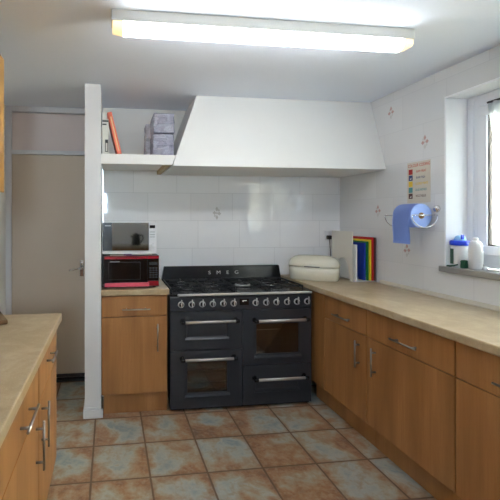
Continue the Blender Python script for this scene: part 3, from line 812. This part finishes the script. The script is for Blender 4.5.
# ------------------------------------------------------------------ board rack
rk = thing('board_rack', 'cream chopping-board stand with an arched side panel by the wall', 'rack', (2.03, 3.07, .911))
XA = 1.952
pts = [(2.94, .912), (2.945, 1.318), (3.24, 1.318), (3.24, 1.1), (3.22, .912), (3.17, .912), (3.165, .99)]
for k in range(0, 9):
    a = pi * k / 8; pts.append((3.08 + .085 * cos(a), 1.0 + .095 * sin(a)))
pts += [(2.992, 1.0), (2.98, .912)]
bm = BM(); prism(bm, pts, XA, XA + .006, 'x'); obj('side_panel', bm, 'board_cream', rk)
bm = BM(); box(bm, XA + .007, 2.132, 2.925, 2.945, .912, .921, .002); box(bm, XA + .007, 2.132, 3.16, 3.18, .912, .921, .002)
for x in (1.995, 2.0625, 2.0785, 2.0925, 2.110):
    tube(bm, [(x, 2.935, .921), (x, 2.935, .95)], .001, 6); tube(bm, [(x, 3.17, .921), (x, 3.17, .95)], .001, 6)
obj('base_rail', bm, 'white_plastic', rk)
GB = 'colour-coded chopping boards in the rack'
for col, m, x, y, z1, t, ln in (('white', 'p_white', 1.969, 2.925, 1.212, .014, .3), ('blue', 'blue_board', 2.047, 2.93, 1.226, .014, .28), ('green', 'green_board', 2.065, 2.918, 1.238, .012, .28),
                            ('yellow', 'yellow_board', 2.081, 2.904, 1.252, .010, .28), ('red', 'red_board', 2.095, 2.9, 1.272, .013, .29), ('dark brown', 'brown_board', 2.113, 2.897, 1.27, .012, .29)):
    at(x, y, .9215)
    bm = BM(); box(bm, x, x + t, y, y + ln, .9215, z1, .004, 3)
    o = obj('chopping_board', bm, m); tag(o, f'{col} chopping board standing upright in the rack', 'chopping board', GB)

# ------------------------------------------------------------------ socket and plug on back wall
so = thing('wall_socket', 'white double wall socket on back wall tiles', 'socket', (2.06, 3.42, 1.25))
bm = BM(); box(bm, 1.985, 2.13, YB - .012, YB - .0005, 1.225, 1.315, .004); obj('face_plate', bm, 'white_plastic', so)
for x in (2.01, 2.09):
    bx('switch', 'white_plastic', so, x, x + .014, YB - .0155, YB - .0122, 1.285, 1.303, .001)
pl = thing('power_plug', 'black power plug in the wall socket behind the stand', 'plug', (2.015, 3.4, 1.25))
bm = BM(); box(bm, 1.995, 2.038, YB - .045, YB - .0125, 1.232, 1.268, .008, 3); tube(bm, [(2.02, YB - .03, 1.234), (2.022, YB - .03, 1.2), (2.035, YB - .02, 1.1), (2.05, YB - .02, .915)], .003, 8); obj('plug_body', bm, 'blackplastic', pl)

# ------------------------------------------------------------------ poster
po = thing('wall_chart', 'laminated colour-coding chart on tiles above blue roll', 'poster', (XR, 2.485, 1.56))
bx('chart_sheet', 'sheet', po, XR - .003, XR - .001, 2.374, 2.578, 1.533, 1.822, 0)
def chart_text(s, size, y, z, mat, sq=1.0):
    # reading direction runs towards -Y, facing -X
    R3 = Matrix(((0, 0, -1, XR - .0034), (-1, 0, 0, y), (0, 1, 0, z), (0, 0, 0, 1)))
    obj('lettering', text_bm(s, size, R3, .0002, 'LEFT', sq), mat, po)
chart_text('COLOUR CODING', .03, 2.571, 1.788, 'p_red', .77)
rows = [('RAW MEAT', 'p_red', 'p_red'), ('RAW FISH', 'p_blue', 'p_blue'), ('COOKED MEATS', 'p_yellow', 'p_yellow'), ('SALAD AND FRUIT', 'p_teal', 'p_teal'), ('VEGETABLES', 'p_brown', 'p_brown')]
for i, (s, m1, m2) in enumerate(rows):
    z = 1.738 - i * .043
    ln = {0: .052, 1: .052, 2: .07, 3: .075, 4: .066}[i]
    bm = BM(); box(bm, XR - .0042, XR - .0031, 2.528, 2.564, z - .002, z + .035); 
    ic = obj('colour_square', bm, m1, po)
    bm = BM()
    if i in (1, 4): prism(bm, [(2.552, z + .006), (2.54, z + .006), (2.538, z + .02)], XR - .0048, XR - .0043, 'x')
    else: box(bm, XR - .0048, XR - .0043, 2.541, 2.553, z + .011, z + .019)
    obj('icon', bm, 'p_white' if i in (1, 4) else m1, ic)
    chart_text(s, .023, 2.506 - (.108 - ln * 1.25) / 4, z + .008, m2, {0: .75, 1: .75, 2: .62, 3: .52, 4: .7}[i])

# ------------------------------------------------------------------ blue roll and holder
RX, RZ, R = 2.046, 1.442, .08
ro = thing('paper_towel_roll', 'big blue paper towel roll hung on the tiled wall', 'paper roll', (RX, 2.46, RZ))
bm = BM()
seg = 40
prof = [(.021, 2.345), (R - .003, 2.345), (R, 2.348), (R, 2.509), (R - .003, 2.512), (.021, 2.512)]
rings = [[bm.verts.new((RX + r * cos(2 * pi * k / seg), y, RZ + r * sin(2 * pi * k / seg))) for k in range(seg)] for r, y in prof]
for i in range(len(rings)):
    A, B = rings[i], rings[(i + 1) % len(rings)]
    for k in range(seg):
        f = bm.faces.new((A[k], A[(k + 1) % seg], B[(k + 1) % seg], B[k])); f.smooth = i in (2, 5)
obj('roll_body', bm, 'bluepaper', ro)
bm = BM(); 
prof = [(.0155, 2.343), (.0205, 2.343), (.0205, 2.514), (.0155, 2.514)]
rings = [[bm.verts.new((RX + r * cos(2 * pi * k / 24), y, RZ + r * sin(2 * pi * k / 24))) for k in range(24)] for r, y in prof]
for i in range(4):
    A, B = rings[i], rings[(i + 1) % 4]
    for k in range(24): bm.faces.new((A[k], A[(k + 1) % 24], B[(k + 1) % 24], B[k])).smooth = True
obj('card_core', bm, 'card', ro)
bm = BM(); pr = []
for k in range(8):
    a = pi * (.5 + .5 * k / 7); pr.append((RX + (R + .002) * cos(a), RZ + (R + .002) * sin(a)))
for k in range(1, 9): pr.append((RX - R - .002 - .004 * sin(k * .7), RZ - k * .0235))
g = [[bm.verts.new((p[0] - .0016 * sin(j * .9) * min(1, i / 8), 2.349 + .156 * j / 10 , p[1])) for j in range(11)] for i, p in enumerate(pr)]
for i in range(len(pr) - 1):
    for j in range(10): bm.faces.new((g[i][j], g[i][j + 1], g[i + 1][j + 1], g[i + 1][j])).smooth = True
bmesh.ops.solidify(bm, geom=bm.faces[:], thickness=.0008)
obj('hanging_sheet', bm, 'bluepaper', ro)

ho = thing('roll_holder', 'chrome wire wall holder carrying the blue paper roll', 'holder', (XR, 2.46, 1.44))
bm = BM()
tube(bm, [(RX, 2.312, RZ), (RX, 2.565, RZ)], .003, 8)
for y in (2.312, 2.565):
    tube(bm, [(1.95, y, RZ + .004), (RX, y, RZ + .004), (XR - .006, y, RZ + .004)], .003, 8)
    arc = [(2.043 - .093 * cos(pi * k / 16), y, RZ + .004 - .082 * sin(pi * k / 16)) for k in range(17)]
    tube(bm, arc, .003, 8)
tube(bm, [(XR - .006, 2.312, RZ + .004), (XR - .006, 2.565, RZ + .004)], .003, 8)
obj('wire_frame', bm, 'chrome', ho)
for y, z in ((2.318, 1.487), (2.567, 1.487)):
    bm = BM(); lathe(bm, [(.024, -.0006), (.024, -.005), (.021, -.014), (.013, -.022), (0, -.025)], (XR, y, z), 'x', 20); obj('suction_knob', bm, 'chrome', ho)

# ------------------------------------------------------------------ things on the sill
SZ = WZ0 + .0005
tb = thing('cleaning_tub', 'white round tub with a blue lid, in the sill corner', 'tub', (2.187, 2.2, SZ))
C = (2.187, 2.2, SZ)
bm = BM(); lathe(bm, [(.046, 0), (.049, .004), (.049, .13), (.047, .136)], C); obj('tub_body', bm, 'white_plastic', tb)
bm = BM(); lathe(bm, [(.0525, .1365), (.0535, .14), (.0535, .16), (.048, .166)], C); ld = obj('lid', bm, 'bluelid', tb)
bm = BM(); lathe(bm, [(.032, .1665), (.032, .172), (.026, .19), (.012, .198), (0, .199)], C); obj('flip_cap', bm, 'bluecap', ld)
bm = BM(); box(bm, C[0] - .028, C[0] - .008, C[1] - .04, C[1] - .03, SZ + .175, SZ + .205, .004); obj('cap_tab', bm, 'bluelid', ld)
bm = BM()
def arc_patch(bm, a0, a1, r0, r1, z0, z1, n=10):
    P = []
    for k in range(n + 1):
        a = a0 + (a1 - a0) * k / n; P.append((a, None))
    for (a, _), (b, _) in zip(P, P[1:]):
        vs = [bm.verts.new((C[0] + r * cos(t), C[1] + r * sin(t), z)) for r in (r0, r1) for t in (a, b) for z in (z0, z1)]
        for f in ((0, 1, 3, 2), (4, 6, 7, 5), (0, 4, 5, 1), (2, 3, 7, 6), (0, 2, 6, 4), (1, 5, 7, 3)): bm.faces.new([vs[i] for i in f])
arc_patch(bm, radians(130), radians(185), .0492, .0498, SZ + .02, SZ + .115); obj('side_label', bm, 'greenlabel', tb)

bt = thing('cleaner_bottle', 'white round-shouldered bottle on sill, nearest the pane', 'bottle', (2.175, 2.083, SZ))
L, D = .086, .056
def ring2(z, sx, sy, cx=0): return [(x + cx, y, zz) for x, y, zz in super_ring(z, sx, sy, 36, 2.8)]
bt.rotation_euler = (0, 0, radians(70))
loft('bottle_body', 'white_plastic', [ring2(0, .94, .92), ring2(.005, 1, 1), ring2(.12, 1, 1), ring2(.15, .95, .95), ring2(.165, .75, .8), ring2(.172, .4, .5)], bt)
bm = BM(); lathe(bm, [(.013, .172), (.013, .188), (.011, .19)], (0, 0, 0), 'z', 18); obj('bottle_cap', bm, 'white_plastic', bt, local=True)
bm = BM(); tube(bm, [(-.03 + .0, -.0295, .012), (-.02, -.0305, .03), (0, -.0305, .038), (.02, -.0305, .03), (.03, -.0295, .012)], .0018, 6); obj('embossed_arc', bm, 'grey_mark', bt, local=True)

pt = thing('white_pot', 'small white pot behind the green scourer on the sill', 'pot', (2.256, 2.146, SZ))
bm = BM(); lathe(bm, [(.022, 0), (.026, .004), (.03, .07), (.0305, .085), (.026, .088)], (2.256, 2.146, SZ)); obj('pot_body', bm, 'white_plastic', pt)
bm = BM(); lathe(bm, [(.031, .0885), (.031, .1), (.02, .106)], (2.256, 2.146, SZ)); obj('pot_lid', bm, 'white_plastic', pt)

at(2.15, 2.128, SZ)
bm = BM(); box(bm, 2.128, 2.16, 2.115, 2.14, SZ, SZ + .05, .006, 2)
bmesh.ops.subdivide_edges(bm, edges=bm.edges[:], cuts=2, use_grid_fill=True)
for v in bm.verts: v.co += Vector((random.uniform(-1, 1), random.uniform(-1, 1), 0)) * .0025
tag(obj('scouring_pad', bm, 'scourer'), 'dark green scouring pad leaning by the blue-lidded tub', 'scourer')
at(2.14, 2.2, SZ)
bm = BM(); tube(bm, [(2.13, 2.235, SZ + .005), (2.127, 2.21, SZ + .006), (2.128, 2.18, SZ + .012), (2.126, 2.155, SZ + .02)], [.005, .005, .0045, .004], 8)
tag(obj('brush_handle', bm, 'scourer'), 'thin green handle lying along the sill edge before the tub', 'handle')
cp = thing('bottle_cap', 'loose white bottle cap on the sill beside the white bottle', 'cap', (2.18, 2.028, SZ))
bm = BM(); lathe(bm, [(.013, 0), (.0135, .003), (.0125, .02), (.009, .022), (0, .0222)], (2.18, 2.028, SZ), 'z', 18); obj('cap_shell', bm, 'white_plastic', cp)

# ------------------------------------------------------------------ light
at()
w = bpy.data.worlds.new('overcast_sky'); S.world = w; w.use_nodes = True
bg = w.node_tree.nodes['Background']; bg.inputs[0].default_value = (.64, .83, 1.0, 1); bg.inputs[1].default_value = 36.0
sun = bpy.data.lights.new('sun', 'SUN'); sun.energy = 9; sun.angle = radians(3); sun.color = (1, .97, .93)
so_ = bpy.data.objects.new('sun', sun); COL.objects.link(so_); so_.rotation_euler = (radians(8), radians(-42), 0)
pr_ = bpy.data.lights.new('window_portal', 'AREA'); pr_.shape = 'RECTANGLE'; pr_.size = 1.92; pr_.size_y = 1.08; pr_.cycles.is_portal = True
po_ = bpy.data.objects.new('window_portal', pr_); COL.objects.link(po_); po_.location = (XR + .26, (WY0 + WY1) / 2, (WZ0 + WZ1) / 2)
pr2 = pr_.copy(); pr2.size = .44; pr2.size_y = .55; po2 = bpy.data.objects.new('window_portal', pr2); COL.objects.link(po2)
po2.location = ((RX0 + RX1) / 2, YR - .22, (RZ0 + RZ1) / 2); po2.rotation_euler = (pi / 2, 0, 0)
po_.rotation_euler = Vector((-1, 0, 0)).to_track_quat('-Z', 'Z').to_euler()

# ------------------------------------------------------------------ camera
F, CXP, CYP, H = 390.0, 159.2, 219.0, 1.42
cam = bpy.data.cameras.new('camera'); co = bpy.data.objects.new('camera', cam); COL.objects.link(co)
cam.sensor_width = 36; cam.sensor_fit = 'HORIZONTAL'; cam.lens = F / 500 * 36
cam.shift_x = (250 - CXP) / 500; cam.shift_y = -(250 - CYP) / 500
cam.clip_start = .02
co.location = (0, 0, H); co.rotation_euler = (pi / 2, 0, -atan((CXP - 110) / F))
S.camera = co

S.view_settings.view_transform = 'Standard'; S.view_settings.look = 'None'
S.view_settings.gamma = 1; S.view_settings.use_curve_mapping = False
S.view_settings.exposure = 1.31
S.cycles.use_denoising = True
S.cycles.max_bounces = 10; S.cycles.diffuse_bounces = 6
S.cycles.sample_clamp_indirect = 6
